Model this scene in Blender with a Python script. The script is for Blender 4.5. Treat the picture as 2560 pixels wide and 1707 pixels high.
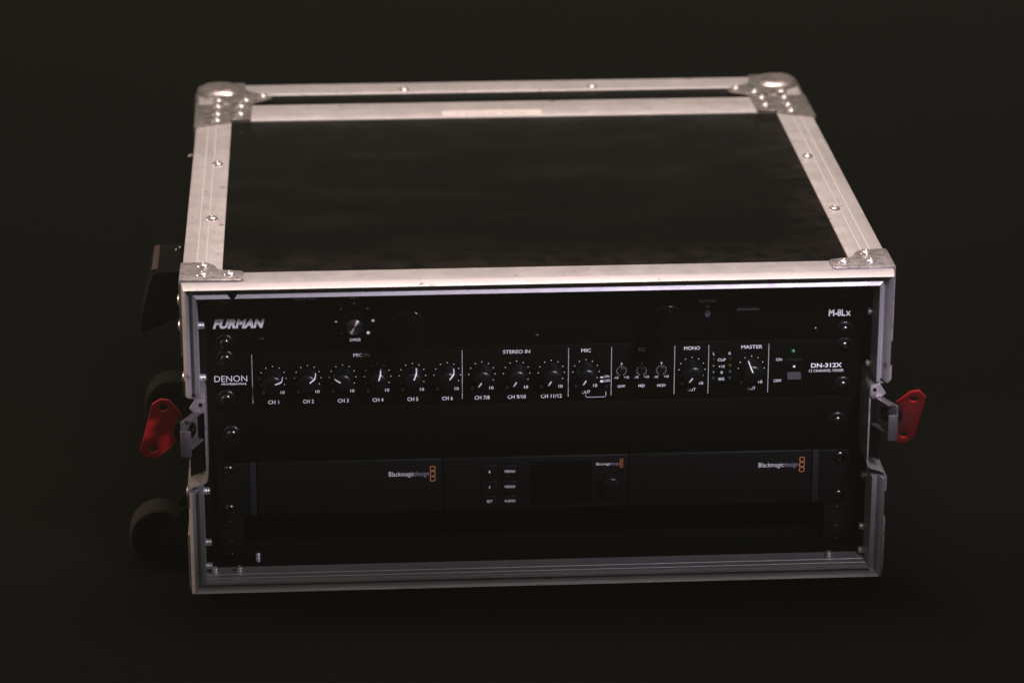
import bpy, bmesh, math, random
from mathutils import Matrix, Vector, Euler
random.seed(7)
for o in list(bpy.data.objects): bpy.data.objects.remove(o)
scene = bpy.context.scene
COL = scene.collection
HAZE = .052
ZO = 232.0                                  # millimetres from the floor to the top of the first rack unit
def P(x, y, z): return Vector((x*.001, y*.001, (z+ZO)*.001))

# ------------------------------------------------------------------ camera, world, lamps, exposure
cd = bpy.data.cameras.new('camera'); cam = bpy.data.objects.new('camera', cd); COL.objects.link(cam)
cd.sensor_width = 36.0; cd.lens = 8111.387/2560*36; cd.clip_start = .05; cd.clip_end = 100
cam.location = P(-162.677, -2271.253, 802.919)
cam.rotation_euler = (math.radians(69.615), math.radians(-.041), math.radians(-3.627))
cd.dof.use_dof = True; cd.dof.focus_distance = 2.425; cd.dof.aperture_fstop = 6.6
scene.camera = cam
w = bpy.data.worlds.new('World'); scene.world = w; w.use_nodes = True
w.node_tree.nodes['Background'].inputs[0].default_value = (.98, 1.0, .82, 1)
w.node_tree.nodes['Background'].inputs[1].default_value = .10
def lamp(name, loc, target, sx, sy, power, color, spread=180):
    l = bpy.data.lights.new(name, 'AREA'); l.shape = 'RECTANGLE'; l.size = sx; l.size_y = sy
    l.energy = power; l.color = color; l.spread = math.radians(spread)
    o = bpy.data.objects.new(name, l); COL.objects.link(o); o.location = P(*loc)
    o.rotation_euler = (P(*target)-P(*loc)).to_track_quat('-Z', 'Y').to_euler()
    return o
lamp('overhead_softbox', (90, 300, 1650), (0, 130, 0), .9, .6, 39, (1.0, .785, .74))
front = lamp('front_panel_lamp', (385, -745, 560), (0, 0, -60), .13, .085, 16.5, (.83, .74, 1.0))
lamp('left_softbox', (-1150, 240, 140), (-270, 40, -60), .3, .3, 1.0, (1.0, .72, .62), 70)
def barn_door(o, full, cut, rest, up0, up1):
    """upper and lower barn doors of the front lamp: its beam ends along planes through the lamp"""
    l = o.data; l.use_nodes = True; nt = l.node_tree; em = nt.nodes['Emission']
    ge = nt.nodes.new('ShaderNodeNewGeometry'); sp = nt.nodes.new('ShaderNodeSeparateXYZ'); dv = nt.nodes.new('ShaderNodeMath'); dv.operation = 'DIVIDE'
    ab = nt.nodes.new('ShaderNodeMath'); ab.operation = 'ABSOLUTE'
    mr = nt.nodes.new('ShaderNodeMapRange'); mr.interpolation_type = 'SMOOTHSTEP'
    for i, v in ((1, full), (2, cut), (3, 1.), (4, rest)): mr.inputs[i].default_value = v
    nt.links.new(ge.outputs['Incoming'], sp.inputs[0]); nt.links.new(sp.outputs[2], dv.inputs[0]); nt.links.new(sp.outputs[1], dv.inputs[1])
    nt.links.new(dv.outputs[0], ab.inputs[0]); nt.links.new(ab.outputs[0], mr.inputs[0]); 
    m2 = nt.nodes.new('ShaderNodeMapRange'); m2.interpolation_type = 'SMOOTHSTEP'; ml = nt.nodes.new('ShaderNodeMath'); ml.operation = 'MULTIPLY'
    for i, v in ((1, up0), (2, up1), (3, .03), (4, 1.)): m2.inputs[i].default_value = v
    nt.links.new(ab.outputs[0], m2.inputs[0]); nt.links.new(mr.outputs[0], ml.inputs[0]); nt.links.new(m2.outputs[0], ml.inputs[1]); nt.links.new(ml.outputs[0], em.inputs[1])
barn_door(front, .88, 1.10, .03, .745, .79)
vs = scene.view_settings
vs.view_transform = 'Standard'; vs.look = 'None'; vs.exposure = 0; vs.gamma = 1; vs.use_curve_mapping = False
scene.render.engine = 'CYCLES'

# ------------------------------------------------------------------ materials
def mat(name, color, rough=.5, metal=0., spec=.5, **kw):
    m = bpy.data.materials.new(name); m.use_nodes = True
    b = m.node_tree.nodes['Principled BSDF']
    b.inputs['Base Color'].default_value = (*color, 1); b.inputs['Roughness'].default_value = rough
    b.inputs['Metallic'].default_value = metal; b.inputs['Specular IOR Level'].default_value = spec
    for k, v in kw.items(): b.inputs[k.replace('_', ' ')].default_value = v
    return m
def N(m, t, **kw):
    n = m.node_tree.nodes.new(t)
    for k, v in kw.items(): setattr(n, k, v)
    return n
def noise(m, scale, detail=4, stretch=None, rough=.55):
    nt = m.node_tree; tc = N(m, 'ShaderNodeTexCoord'); mp = N(m, 'ShaderNodeMapping'); nz = N(m, 'ShaderNodeTexNoise')
    nz.inputs['Scale'].default_value = scale; nz.inputs['Detail'].default_value = detail; nz.inputs['Roughness'].default_value = rough
    if stretch: mp.inputs['Scale'].default_value = stretch
    nt.links.new(tc.outputs['Object'], mp.inputs[0]); nt.links.new(mp.outputs[0], nz.inputs['Vector'])
    return nz.outputs['Fac']
def ramp(m, fac, stops):
    r = N(m, 'ShaderNodeValToRGB'); e = r.color_ramp.elements
    while len(e) < len(stops): e.new(.5)
    for i, (p, c) in enumerate(stops): e[i].position = p; e[i].color = (*c, 1) if len(c) == 3 else c
    m.node_tree.links.new(fac, r.inputs[0]); return r.outputs[0]
def mixc(m, fac, a, b, mode='MIX'):
    x = N(m, 'ShaderNodeMix', data_type='RGBA', blend_type=mode); nt = m.node_tree
    for s, v in ((x.inputs[0], fac), (x.inputs[6], a), (x.inputs[7], b)):
        if hasattr(v, 'links'): nt.links.new(v, s)
        else: s.default_value = v if not isinstance(v, tuple) else (*v, 1)[:4]
    return x.outputs[2]
def bsdf(m): return m.node_tree.nodes['Principled BSDF']
def link(m, out, name): m.node_tree.links.new(out, bsdf(m).inputs[name])
def bump(m, fac, strength, dist=.0004):
    b = N(m, 'ShaderNodeBump'); b.inputs['Strength'].default_value = strength; b.inputs['Distance'].default_value = dist
    m.node_tree.links.new(fac, b.inputs['Height']); link(m, b.outputs[0], 'Normal')
def g(v): return (v, v, v)

def make_alu(name, k, grain=(900, 10, 900)):
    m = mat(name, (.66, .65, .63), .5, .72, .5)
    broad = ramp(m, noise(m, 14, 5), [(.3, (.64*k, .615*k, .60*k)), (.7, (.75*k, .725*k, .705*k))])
    streak = ramp(m, noise(m, 1, 4, grain, .6), [(.30, g(.93)), (.70, g(1.04))]); broad = mixc(m, 1., broad, streak, 'MULTIPLY')
    marks = ramp(m, noise(m, 420, 2, (1, .55, .55)), [(.685, g(1)), (.74, (.42, .36, .35))])
    spots = ramp(m, noise(m, 75, 3), [(.68, g(1)), (.715, (.52, .44, .43))])
    link(m, mixc(m, 1., mixc(m, .8, broad, marks, 'MULTIPLY'), spots, 'MULTIPLY'), 'Base Color')
    link(m, ramp(m, noise(m, 60, 4), [(.35, g(.48)), (.7, g(.58))]), 'Roughness')
    bump(m, noise(m, 900, 2), .06)
    return m
def make_zinc(name='worn_zinc_steel', k=1., metal=.6):
    m = mat(name, (.50, .47, .45), .34, metal, .5)
    a = ramp(m, noise(m, 130, 8, None, .68), [(.33, (.30*k, .27*k, .255*k)), (.5, (.50*k, .465*k, .44*k)), (.66, (.62*k, .585*k, .56*k))])
    b = ramp(m, noise(m, 620, 3), [(.62, g(1)), (.72, (.4, .37, .36))])
    link(m, mixc(m, .7, a, b, 'MULTIPLY'), 'Base Color')
    link(m, ramp(m, noise(m, 210, 6), [(.35, g(.22)), (.7, g(.46))]), 'Roughness')
    bump(m, noise(m, 330, 5), .25)
    return m
def make_laminate():
    m = mat('black_laminate', (.015, .014, .012), .55, 0, .05)
    base = ramp(m, noise(m, 9, 6, (1, 2.2, 1)), [(.35, (.0006, .0008, .0005)), (.5, (.0012, .0012, .0007)), (.68, (.0058, .0043, .0026))])
    # dusty worn bands close to the aluminium edges, and a few dust specks and hair scratches
    tc = N(m, 'ShaderNodeTexCoord'); sp = N(m, 'ShaderNodeSeparateXYZ'); m.node_tree.links.new(tc.outputs['Object'], sp.inputs[0])
    dust = ramp(m, noise(m, 2600, 1), [(.80, g(0)), (.83, g(1))])
    scr = ramp(m, noise(m, 60, 3, (1.2, 26, 1)), [(.685, g(0)), (.73, g(1))])
    c = mixc(m, dust, base, (.05, .045, .04))
    def band(axis, lo, hi):
        r = N(m, 'ShaderNodeMapRange'); r.inputs[1].default_value = lo; r.inputs[2].default_value = hi
        m.node_tree.links.new(sp.outputs[axis], r.inputs[0]); return r.outputs[0]
    wear = N(m, 'ShaderNodeMath', operation='MULTIPLY'); mx = N(m, 'ShaderNodeMath', operation='MAXIMUM')
    m.node_tree.links.new(band(0, .19, .232), mx.inputs[0]); m.node_tree.links.new(band(1, .05, -.016), mx.inputs[1])
    m.node_tree.links.new(mx.outputs[0], wear.inputs[0])
    m.node_tree.links.new(ramp(m, noise(m, 70, 6, None, .65), [(.38, g(0)), (.68, g(1))]), wear.inputs[1])
    c = mixc(m, wear.outputs[0], c, (.020, .014, .011))
    k = N(m, 'ShaderNodeMath', operation='MULTIPLY'); k.inputs[1].default_value = .35
    m.node_tree.links.new(scr, k.inputs[0])
    link(m, mixc(m, k.outputs[0], c, (.016, .014, .012)), 'Base Color')
    link(m, ramp(m, noise(m, 30, 5), [(.35, g(.34)), (.7, g(.48))]), 'Roughness')
    bump(m, noise(m, 1500, 2), .1)
    return m
def make_paint(name, c, rough, scale=900):
    m = mat(name, c, rough, 0, .10)
    link(m, ramp(m, noise(m, 24, 5), [(.3, tuple(x*.85 for x in c)), (.7, tuple(x*1.18 for x in c))]), 'Base Color')
    bump(m, noise(m, scale, 2), .12, .0002); return m
M_ALU = make_alu('brushed_aluminium', 1.11); M_ALUF = make_alu('front_rail_aluminium', .76, (10, 900, 900)); M_RIB = mat('pale_rib_metal', (.84, .82, .79), .55, .62, .5); M_ZINC = make_zinc(); M_LAM = make_laminate(); M_AGED = make_zinc('aged_corner_steel', .86, .74)
M_PANEL = make_paint('black_panel_paint', (.0007, .0009, .0006), .36)
M_PANEL2 = make_paint('satin_black_plastic', (.0034, .0035, .0036), .42)
M_KNOB = mat('black_knob_plastic', (.0022, .0022, .0025), .30, 0, .35)
M_TUBE = mat('matte_black_tube', (.0006, .0007, .0005), .40, 0, .08)
M_GLOSS = mat('gloss_black_plastic', (.0012, .0012, .0013), .12, 0, .22)
M_RUB = mat('black_rubber', (.0012, .0012, .0010), .6, 0, .08)
M_STEELB = mat('black_steel', (.0028, .0033, .0024), .45, .0, .2)
M_SCREW = mat('black_nickel_screw', (.075, .066, .058), .22, 1., .5)
M_RIVET = mat('bright_rivet', (.66, .63, .61), .30, .75, .5)
M_BOLT = mat('bright_bolt', (.62, .60, .60), .30, 1., .5)
M_SPUN = mat('spun_aluminium', (.56, .47, .48), .34, 1., .5, Anisotropic=.92, Anisotropic_Rotation=.25)
M_LAMSTEEL = mat('dull_latch_steel', (.20, .175, .175), .42, .7, .5)
M_WHITE = mat('white_print', (.88, .88, .84), .6, 0, .3)
M_GREY = mat('grey_print', (.27, .26, .29), .6, 0, .3)
M_ORANGE = mat('orange_print', (.70, .235, .085), .55, 0, .3)
M_TAPE = mat('white_label_tape', (.82, .78, .74), .6, 0, .3)
M_INK = mat('faded_ink', (.64, .59, .57), .7)
M_LENS = mat('clear_lens', (.10, .10, .11), .15, 0, .6, Alpha=1.)
M_LEDG = mat('green_led_lens', (.035, .14, .075), .12, 0, .6)
M_LEDD = mat('dim_green_led_lens', (.016, .045, .032), .15, 0, .5)
M_LEDY = mat('amber_led_lens', (.075, .055, .008), .15, 0, .5)
M_LEDR = mat('dark_red_led_lens', (.030, .006, .006), .15, 0, .5)
M_ON = mat('lit_green_led', (.04, .16, .08), .1, 0, .6)
bsdf(M_ON).inputs['Emission Color'].default_value = (.10, .46, .20, 1); bsdf(M_ON).inputs['Emission Strength'].default_value = .16
M_ROCK = make_paint('lit_rocker_plastic', (.0026, .0026, .0032), .68, 2600); bsdf(M_ROCK).inputs['Specular IOR Level'].default_value = .5  # paler, shinier plastic that paints the lit rocker facets
M_STRIP = make_paint('grey_bracket_paint', (.015, .015, .019), .5, 1500)
M_RED = mat('red_powder_coat', (.235, .008, .011), .36, 0, .45)
bump(M_RED, noise(M_RED, 700, 2), .12, .0003)
_c = mixc(M_RED, ramp(M_RED, noise(M_RED, 90, 7, None, .7), [(.52, g(0)), (.70, g(.75))]), (.42, .010, .015), (.22, .010, .012))
_c = mixc(M_RED, ramp(M_RED, noise(M_RED, 420, 4, None, .7), [(.685, g(0)), (.70, g(1))]), _c, (.30, .22, .20)); link(M_RED, _c, 'Base Color')
link(M_RED, ramp(M_RED, noise(M_RED, 200, 5), [(.35, g(.28)), (.7, g(.5))]), 'Roughness')
M_TREAD = mat('worn_brown_rubber', (.06, .04, .03), .8, 0, .2)
link(M_TREAD, ramp(M_TREAD, noise(M_TREAD, 160, 6, (1, 3, 1)), [(.3, (.004, .003, .0022)), (.7, (.017, .0115, .008))]), 'Base Color')
bump(M_TREAD, noise(M_TREAD, 420, 3), .5)
M_WEB = make_paint('black_webbing', (.020, .017, .014), .85, 1800)
M_LITEDGE = make_paint('lit_edge_rubber', (.05, .036, .03), .7, 900)  # brown stands in for light on the foot's upper edge
M_FLOOR = mat('black_backdrop_cloth', (.012, .012, .010), .9, 0, .06)
link(M_FLOOR, ramp(M_FLOOR, noise(M_FLOOR, 1.3, 4), [(.3, (.0009, .0011, .0007)), (.7, (.0020, .0016, .0012))]), 'Base Color')

# ------------------------------------------------------------------ object helpers
WM = {}
def finish(o, parent, world=None):
    world = world or Matrix.Identity(4)
    COL.objects.link(o)
    if parent is not None:
        o.parent = parent; o.matrix_parent_inverse = WM[parent].inverted()
    o.matrix_basis = world; WM[o] = world
    return o
def thing(name, loc, label, cat, group=None):
    o = bpy.data.objects.new(name, None); o.empty_display_size = .02
    finish(o, None, Matrix.Translation(P(*loc)))
    o['label'] = label; o['category'] = cat
    if group: o['group'] = group
    return o
def mesh_from(verts, faces, material, smooth=35, conv=True):
    me = bpy.data.meshes.new('m')
    me.from_pydata([P(*v) for v in verts] if conv else [tuple(c*.001 for c in v) for v in verts], [], faces)
    bm = bmesh.new(); bm.from_mesh(me); bmesh.ops.recalc_face_normals(bm, faces=bm.faces); bm.to_mesh(me); bm.free()
    me.materials.append(material)
    if smooth: me.shade_smooth(); me.set_sharp_from_angle(angle=math.radians(smooth))
    return me
def part(name, me, parent, world=None, label=None):
    o = bpy.data.objects.new(name, me); me.name = name
    if label: o['label'] = label
    return finish(o, parent, world)
class MB:
    def __init__(s): s.v = []; s.f = []
    def add(s, v, f):
        n = len(s.v); s.v += list(v); s.f += [tuple(i+n for i in q) for q in f]; return s
    def box(s, x0, x1, y0, y1, z0, z1, b=0., seg=2):
        bm = bmesh.new(); bmesh.ops.create_cube(bm, size=1)
        for v in bm.verts:
            v.co = Vector((x0+(v.co.x+.5)*(x1-x0), y0+(v.co.y+.5)*(y1-y0), z0+(v.co.z+.5)*(z1-z0)))
        if b: bmesh.ops.bevel(bm, geom=bm.edges[:], offset=b, segments=seg, profile=.5, affect='EDGES')
        bm.verts.index_update(); s.add([tuple(v.co) for v in bm.verts], [[v.index for v in f.verts] for f in bm.faces]); bm.free(); return s
    def prism(s, poly, fn, t0, t1):
        """poly: 2D outline; fn(a, b, t) -> point"""
        n = len(poly)
        v = [fn(a, b, t0) for a, b in poly]+[fn(a, b, t1) for a, b in poly]
        f = [tuple(range(n)), tuple(range(2*n-1, n-1, -1))]+[(i, (i+1) % n, n+(i+1) % n, n+i) for i in range(n)]
        return s.add(v, f)
    def lathe(s, prof, fn, n=32, close=True):
        """prof: (r, h) from the axis outwards; fn(x, y, h) -> point"""
        v = []; rings = []
        for r, h in prof:
            if r < 1e-6: rings.append([len(v)]); v.append(fn(0, 0, h))
            else:
                rings.append(list(range(len(v), len(v)+n)))
                v += [fn(r*math.cos(2*math.pi*i/n), r*math.sin(2*math.pi*i/n), h) for i in range(n)]
        f = []
        for a, b in zip(rings, rings[1:]):
            if len(a) == 1 and len(b) == 1: continue
            for i in range(n):
                j = (i+1) % n
                if len(a) == 1: f.append((a[0], b[i], b[j]))
                elif len(b) == 1: f.append((a[i], b[0], a[j]))
                else: f.append((a[i], b[i], b[j], a[j]))
        return s.add(v, f)
    def tube(s, path, r, n=12, flat=1.):
        pts = [Vector(p) for p in path]; rings = []; up = Vector((0, 0, 1)); v = []
        for i, p in enumerate(pts):
            d = (pts[min(i+1, len(pts)-1)]-pts[max(i-1, 0)]).normalized()
            a = d.cross(up); a = a.normalized() if a.length > 1e-3 else Vector((1, 0, 0)); b = d.cross(a)
            v += [tuple(p+a*r*math.cos(2*math.pi*k/n)+b*r*flat*math.sin(2*math.pi*k/n)) for k in range(n)]
        m = len(pts)
        f = [(i*n+k, i*n+(k+1) % n, (i+1)*n+(k+1) % n, (i+1)*n+k) for i in range(m-1) for k in range(n)]
        f += [tuple(range(n)), tuple(range(m*n-1, m*n-n-1, -1))]
        return s.add(v, f)
    def mesh(s, material, smooth=35, conv=True): return mesh_from(s.v, s.f, material, smooth, conv)
    def build(s, name, material, parent, smooth=35, label=None): return part(name, s.mesh(material, smooth), parent, None, label)
def bevel_mesh(me, width, seg=2, angle=30):
    bm = bmesh.new(); bm.from_mesh(me)
    e = [e for e in bm.edges if len(e.link_faces) == 2 and e.calc_face_angle(0) > math.radians(angle)]
    bmesh.ops.bevel(bm, geom=e, offset=width*.001, segments=seg, profile=.5, affect='EDGES', clamp_overlap=True)
    bm.to_mesh(me); bm.free(); me.shade_smooth(); me.set_sharp_from_angle(angle=math.radians(40)); return me
FRONT = lambda cx, cz, y: (lambda a, b, h: (cx+a, y-h, cz+b))        # lathe axis towards the camera side
UPF = lambda cx, cy, z: (lambda a, b, h: (cx+a, cy+b, z+h))
def rot_to(d):                                                        # local +Z -> d
    return Vector((0, 0, 1)).rotation_difference(Vector(d)).to_matrix().to_4x4()
def at(x, y, z, d=(0, 0, 1), roll=0.):
    return Matrix.Translation(P(x, y, z)) @ rot_to(d) @ Matrix.Rotation(roll, 4, 'Z')

# ------------------------------------------------------------------ shared small meshes (local, mm, axis +Z)
L0 = lambda a, b, h: (a, b, h)
rivet_me = MB().lathe([(0, 1.35), (1.0, 1.4), (1.35, 2.0), (1.9, 2.15), (3.0, 1.95), (4.1, 1.25), (4.6, .55), (4.75, 0)], L0, 28).mesh(M_RIVET, 50, False)
tail_me = MB().lathe([(0, 4.3), (.8, 4.35), (1.1, 4.8), (1.8, 4.7), (2.5, 4.2), (2.85, 3.3), (2.75, 2.6), (2.5, 2.3), (2.85, 2.0), (2.9, 1.0), (2.7, 0)], L0, 24).mesh(M_RIVET, 55, False)
def cross_screw():
    m = MB(); n = 48; R = 5.0
    prof = [0, .45, .9, 1.35, 1.8, 2.2, 2.6, 3.0, 3.5, 4.0, 4.5, 4.85, 5.0]
    v = [(0, 0, 3.2-2.0)]; rings = [[0]]
    for r in prof[1:]:
        ring = []
        for i in range(n):
            a = 2*math.pi*i/n; x, y = r*math.cos(a), r*math.sin(a)
            z = 3.2*math.sqrt(max(0, 1-(r/R)**2.4))+.25 if r < R else 0
            if (abs(x) < .62 and abs(y) < 2.5) or (abs(y) < .62 and abs(x) < 2.5): z -= 1.7
            ring.append(len(v)); v.append((x, y, z))
        rings.append(ring)
    f = []
    for a, b in zip(rings, rings[1:]):
        for i in range(n):
            j = (i+1) % n
            f.append((a[0], b[i], b[j]) if len(a) == 1 else (a[i], b[i], b[j], a[j]))
    return m.add(v, f).mesh(M_SCREW, 40, False)
screw_me = cross_screw()
washer_me = MB().lathe([(3.2, 1.2), (4.6, 1.75), (6.0, 1.7), (7.0, 1.2), (7.4, .5), (7.5, 0)], L0, 36).mesh(M_KNOB, 50, False)
def rivet(parent, x, y, z, d=(0, 0, 1)): return part('rivet', rivet_me, parent, at(x, y, z, d, random.random()*6))
def rtail(parent, x, y, z, d): return part('rivet_tail', tail_me, parent, at(x, y, z, d, random.random()*6))
def rack_screw(parent, x, z, washer=True, y=0.):
    s = part('rack_screw', screw_me, parent, at(x, y-(1.2 if washer else 0), z, (0, -1, 0), random.random()*1.5))
    if washer: part('washer', washer_me, s, at(x, y, z, (0, -1, 0)))
    return s

# ------------------------------------------------------------------ flat print: text turned into meshes
DG = None
def text_verts(body, x, z, width, cap, y, shear=0., bold=0., y_slope=0., align='L', spacing=1.):
    """mesh of a printed word: left end x, baseline z, given width and capital height (mm)"""
    c = bpy.data.curves.new('t', 'FONT'); c.body = body; c.fill_mode = 'FRONT'; c.resolution_u = 3; c.offset = bold; c.space_character = spacing
    o = bpy.data.objects.new('t', c); COL.objects.link(o)
    dg = bpy.context.evaluated_depsgraph_get(); me = bpy.data.meshes.new_from_object(o.evaluated_get(dg))
    vs_ = [tuple(v.co) for v in me.vertices]; fs = [tuple(p.vertices) for p in me.polygons]
    bpy.data.objects.remove(o); bpy.data.curves.remove(c); bpy.data.meshes.remove(me)
    x0 = min(v[0] for v in vs_); x1 = max(v[0] for v in vs_)
    ref = CAPREF
    sz = cap/ref; sx = width/(x1-x0)
    if align == 'C': x = x-width/2
    out = []
    for v in vs_:
        h = v[1]*sz; out.append((x+(v[0]-x0)*sx+shear*h, y, z+h))
    return out, fs
def cap_height():
    c = bpy.data.curves.new('t', 'FONT'); c.body = 'H'; o = bpy.data.objects.new('t', c); COL.objects.link(o)
    dg = bpy.context.evaluated_depsgraph_get(); me = bpy.data.meshes.new_from_object(o.evaluated_get(dg))
    h = max(v.co.y for v in me.vertices); bpy.data.objects.remove(o); bpy.data.curves.remove(c); bpy.data.meshes.remove(me); return h
CAPREF = cap_height()
class Print(MB):
    def __init__(s): super().__init__(); s.words = []
    def build(s, parent):
        for v, f in s.words: MB().add(v, f).build('lettering', M_WHITE, parent, 0)
        if s.v: super().build('printed_marks', M_WHITE, parent, 0)['kind'] = 'stuff'
def word(mb, *a, **k): mb.words.append(text_verts(*a, **k))
def disc2(mb, x, z, r, y, n=14):
    mb.add([(x+r*math.cos(2*math.pi*i/n), y, z+r*math.sin(2*math.pi*i/n)) for i in range(n)], [tuple(range(n))])
def quad2(mb, x0, x1, z0, z1, y): mb.add([(x0, y, z0), (x1, y, z0), (x1, y, z1), (x0, y, z1)], [(0, 1, 2, 3)])
def stroke2(mb, pts, wd, y):
    for (xa, za), (xb, zb) in zip(pts, pts[1:]):
        d = Vector((xb-xa, zb-za)).normalized()*wd/2
        mb.add([(xa-d.x+d.y, y, za-d.y-d.x), (xb+d.x+d.y, y, zb+d.y-d.x), (xb+d.x-d.y, y, zb+d.y+d.x), (xa-d.x-d.y, y, za-d.y+d.x)], [(0, 1, 2, 3)])
def ring_outline(mb, cx, cz, hw, hh, rad, t, y, n=6):
    def path(hw, hh, r):
        o = []
        for sx, sz, a0 in ((1, 1, 0), (-1, 1, 90), (-1, -1, 180), (1, -1, 270)):
            for k in range(n+1):
                a = math.radians(a0+90*k/n); o.append((cx+sx*(hw-r)+r*math.cos(a), cz+sz*(hh-r)+r*math.sin(a)))
        return o
    A = path(hw, hh, rad); B = path(hw-t, hh-t, max(.05, rad-t)); m = len(A)
    mb.add([(a, y, b) for a, b in A]+[(a, y, b) for a, b in B], [(i, (i+1) % m, m+(i+1) % m, m+i) for i in range(m)])

# ================================================================== THE SETTING
fl = MB().add([(-5000, -4000, -ZO), (5000, -4000, -ZO), (5000, 5000, -ZO), (-5000, 5000, -ZO)], [(0, 1, 2, 3)])
floor = fl.build('floor', M_FLOOR, None, 0); floor['kind'] = 'structure'

# ================================================================== FLIGHT CASE BODY
W, ZT, ZB, YF = 261.6, 20.8, -226.0, -37.4
case = thing('flight_case', (0, 180, -ZO), 'black flight case body with worn aluminium edges, red latches and wheels on its left side', 'flight case')
PROF = [(0, -14), (0, -36.9), (.12, -37.4), (1.5, -46.4), (1.85, -46.9), (2.25, -46.4), (5.0, -38.2), (5.6, -33.4), (7.9, -33.4), (8.0, -39.4), (10.35, -40.9), (10.65, -41.0), (10.85, -40.6),
        (10.85, -34.7), (10.55, -34.5), (10.55, -34.0), (10.85, -33.8), (10.85, -27.7), (10.55, -27.5), (10.55, -27.0), (10.85, -26.8), (10.85, -14)]
PROF2 = [p for p in PROF]
PROF2[2:6] = [(.3, -37.6), (2.5, -43.1), (2.9, -43.6), (3.25, -43.2)]
def rail(name, a0, a1, fn, m0=True, m1=True, gap=.25, PROF=PROF2):
    """a0..a1 along the rail; fn(along, h, y); mitred ends follow h"""
    n = len(PROF); v = []
    for t, mi, sg in ((a0, m0, 1), (a1, m1, -1)):
        for h, y in PROF: v.append(fn(t+sg*((h if mi else 0)+gap), h, y))
    f = [tuple(range(n)), tuple(range(2*n-1, n-1, -1))]+[(i, (i+1) % n, n+(i+1) % n, n+i) for i in range(n)]
    return MB().add(v, f).build(name, M_ALUF, case, 28)
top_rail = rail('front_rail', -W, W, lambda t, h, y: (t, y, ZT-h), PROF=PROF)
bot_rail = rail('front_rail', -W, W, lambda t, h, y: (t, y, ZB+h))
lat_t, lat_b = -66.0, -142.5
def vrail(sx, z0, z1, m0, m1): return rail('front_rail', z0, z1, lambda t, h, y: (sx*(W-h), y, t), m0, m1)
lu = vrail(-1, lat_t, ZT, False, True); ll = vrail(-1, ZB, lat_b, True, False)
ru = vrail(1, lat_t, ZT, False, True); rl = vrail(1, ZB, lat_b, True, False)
# panels
PT = ZT-1.3
MB().box(-W+1.4, W-1.4, -13.6, 399.2, PT-9, PT, .4).build('top_panel', M_LAM, case)
MB().box(-W+1.4, W-1.4, -13.6, 399.2, ZB+1.3, ZB+10.2, .4).build('bottom_panel', M_STEELB, case)
for s in (-1, 1):
    x0, x1 = sorted((s*(W-1.3), s*(W-10.2)))
    MB().box(x0, x1, -13.6, 399.2, ZB+10.4, PT-9.2, .4).build('side_panel', M_STEELB, case)
# top side angles with two raised ribs, and the rear edge rail
def side_angle(s, y0, y1, name, parent, ribs=True):
    o = [(0, -26), (0, -1.2), (.35, -.4), (1.1, 0), (29.2, 0), (29.5, -.3), (29.5, -1.25), (1.3, -1.25), (1.3, -26)]
    m = MB(); m.prism(o, lambda a, b, t: (s*(W-a), t, ZT+b), y0, y1); ob = m.build(name, M_ALU, parent, 30)
    for a0 in (10.4, 17.1): MB().prism([(a0-.55, .01), (a0-.3, .16), (a0+.3, .16), (a0+.55, .01)], lambda a, b, t: (s*(W-a), t, ZT+b), y0, y1).build('raised_rib', M_RIB, ob, 60)  # ribs in a paler aluminium than the rail
    return ob
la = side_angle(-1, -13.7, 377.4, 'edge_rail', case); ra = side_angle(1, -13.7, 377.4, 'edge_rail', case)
def bottom_angle(s):
    o = [(0, 26), (0, 1.2), (1.1, 0), (29.5, 0), (29.5, 1.25), (1.25, 1.25), (1.25, 26)]
    MB().prism(o, lambda a, b, t: (s*(W-a), t, ZB+b), -13.7, 399).build('edge_rail', M_ALU, case, 30)
bottom_angle(-1); bottom_angle(1)
rear_rail = MB().prism([(377.6, -1.2), (377.9, -.2), (378.4, .05), (400.2, .05), (400.3, -.1), (400.3, -1.25)], lambda a, b, t: (t, a, ZT+b), -W+.2, W-.2).build('rear_rail', M_ALU, case, 30)
for x, y in ((-241.1, 255), (-242.4, 113.7)): rivet(la, x, y, ZT)
for x, y in ((239.6, 247.2), (240.1, 109.1)): rivet(ra, x, y, ZT)
# label tape on the rear rail
tp = MB().box(-53.2, 31.8, 380.2, 395.8, ZT+.06, ZT+.3, 0).build('label_tape', M_TAPE, case, 0, 'off-white label tape with faded writing')
mk = MB(); random.seed(3); x = -41.
while x < 21:
    wd = random.uniform(2.2, 4.2); z0 = 384.5
    if random.random() > .16:
        for k in range(3):
            xa = x+random.uniform(0, wd*.6); mk.add([(xa, z0+k*2.4, ZT+.36), (xa+wd*.5, z0+k*2.4, ZT+.36), (xa+wd*.5, z0+k*2.4+1.1, ZT+.36), (xa, z0+k*2.4+1.1, ZT+.36)], [(0, 1, 2, 3)])
            mk.add([(x+k*wd*.33, z0, ZT+.355), (x+k*wd*.33+.7, z0, ZT+.355), (x+k*wd*.33+.7, z0+6.2, ZT+.355), (x+k*wd*.33, z0+6.2, ZT+.355)], [(0, 1, 2, 3)])
    x += wd+1.1
mk.build('faded_writing', M_INK, tp, 0)['kind'] = 'stuff'

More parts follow.
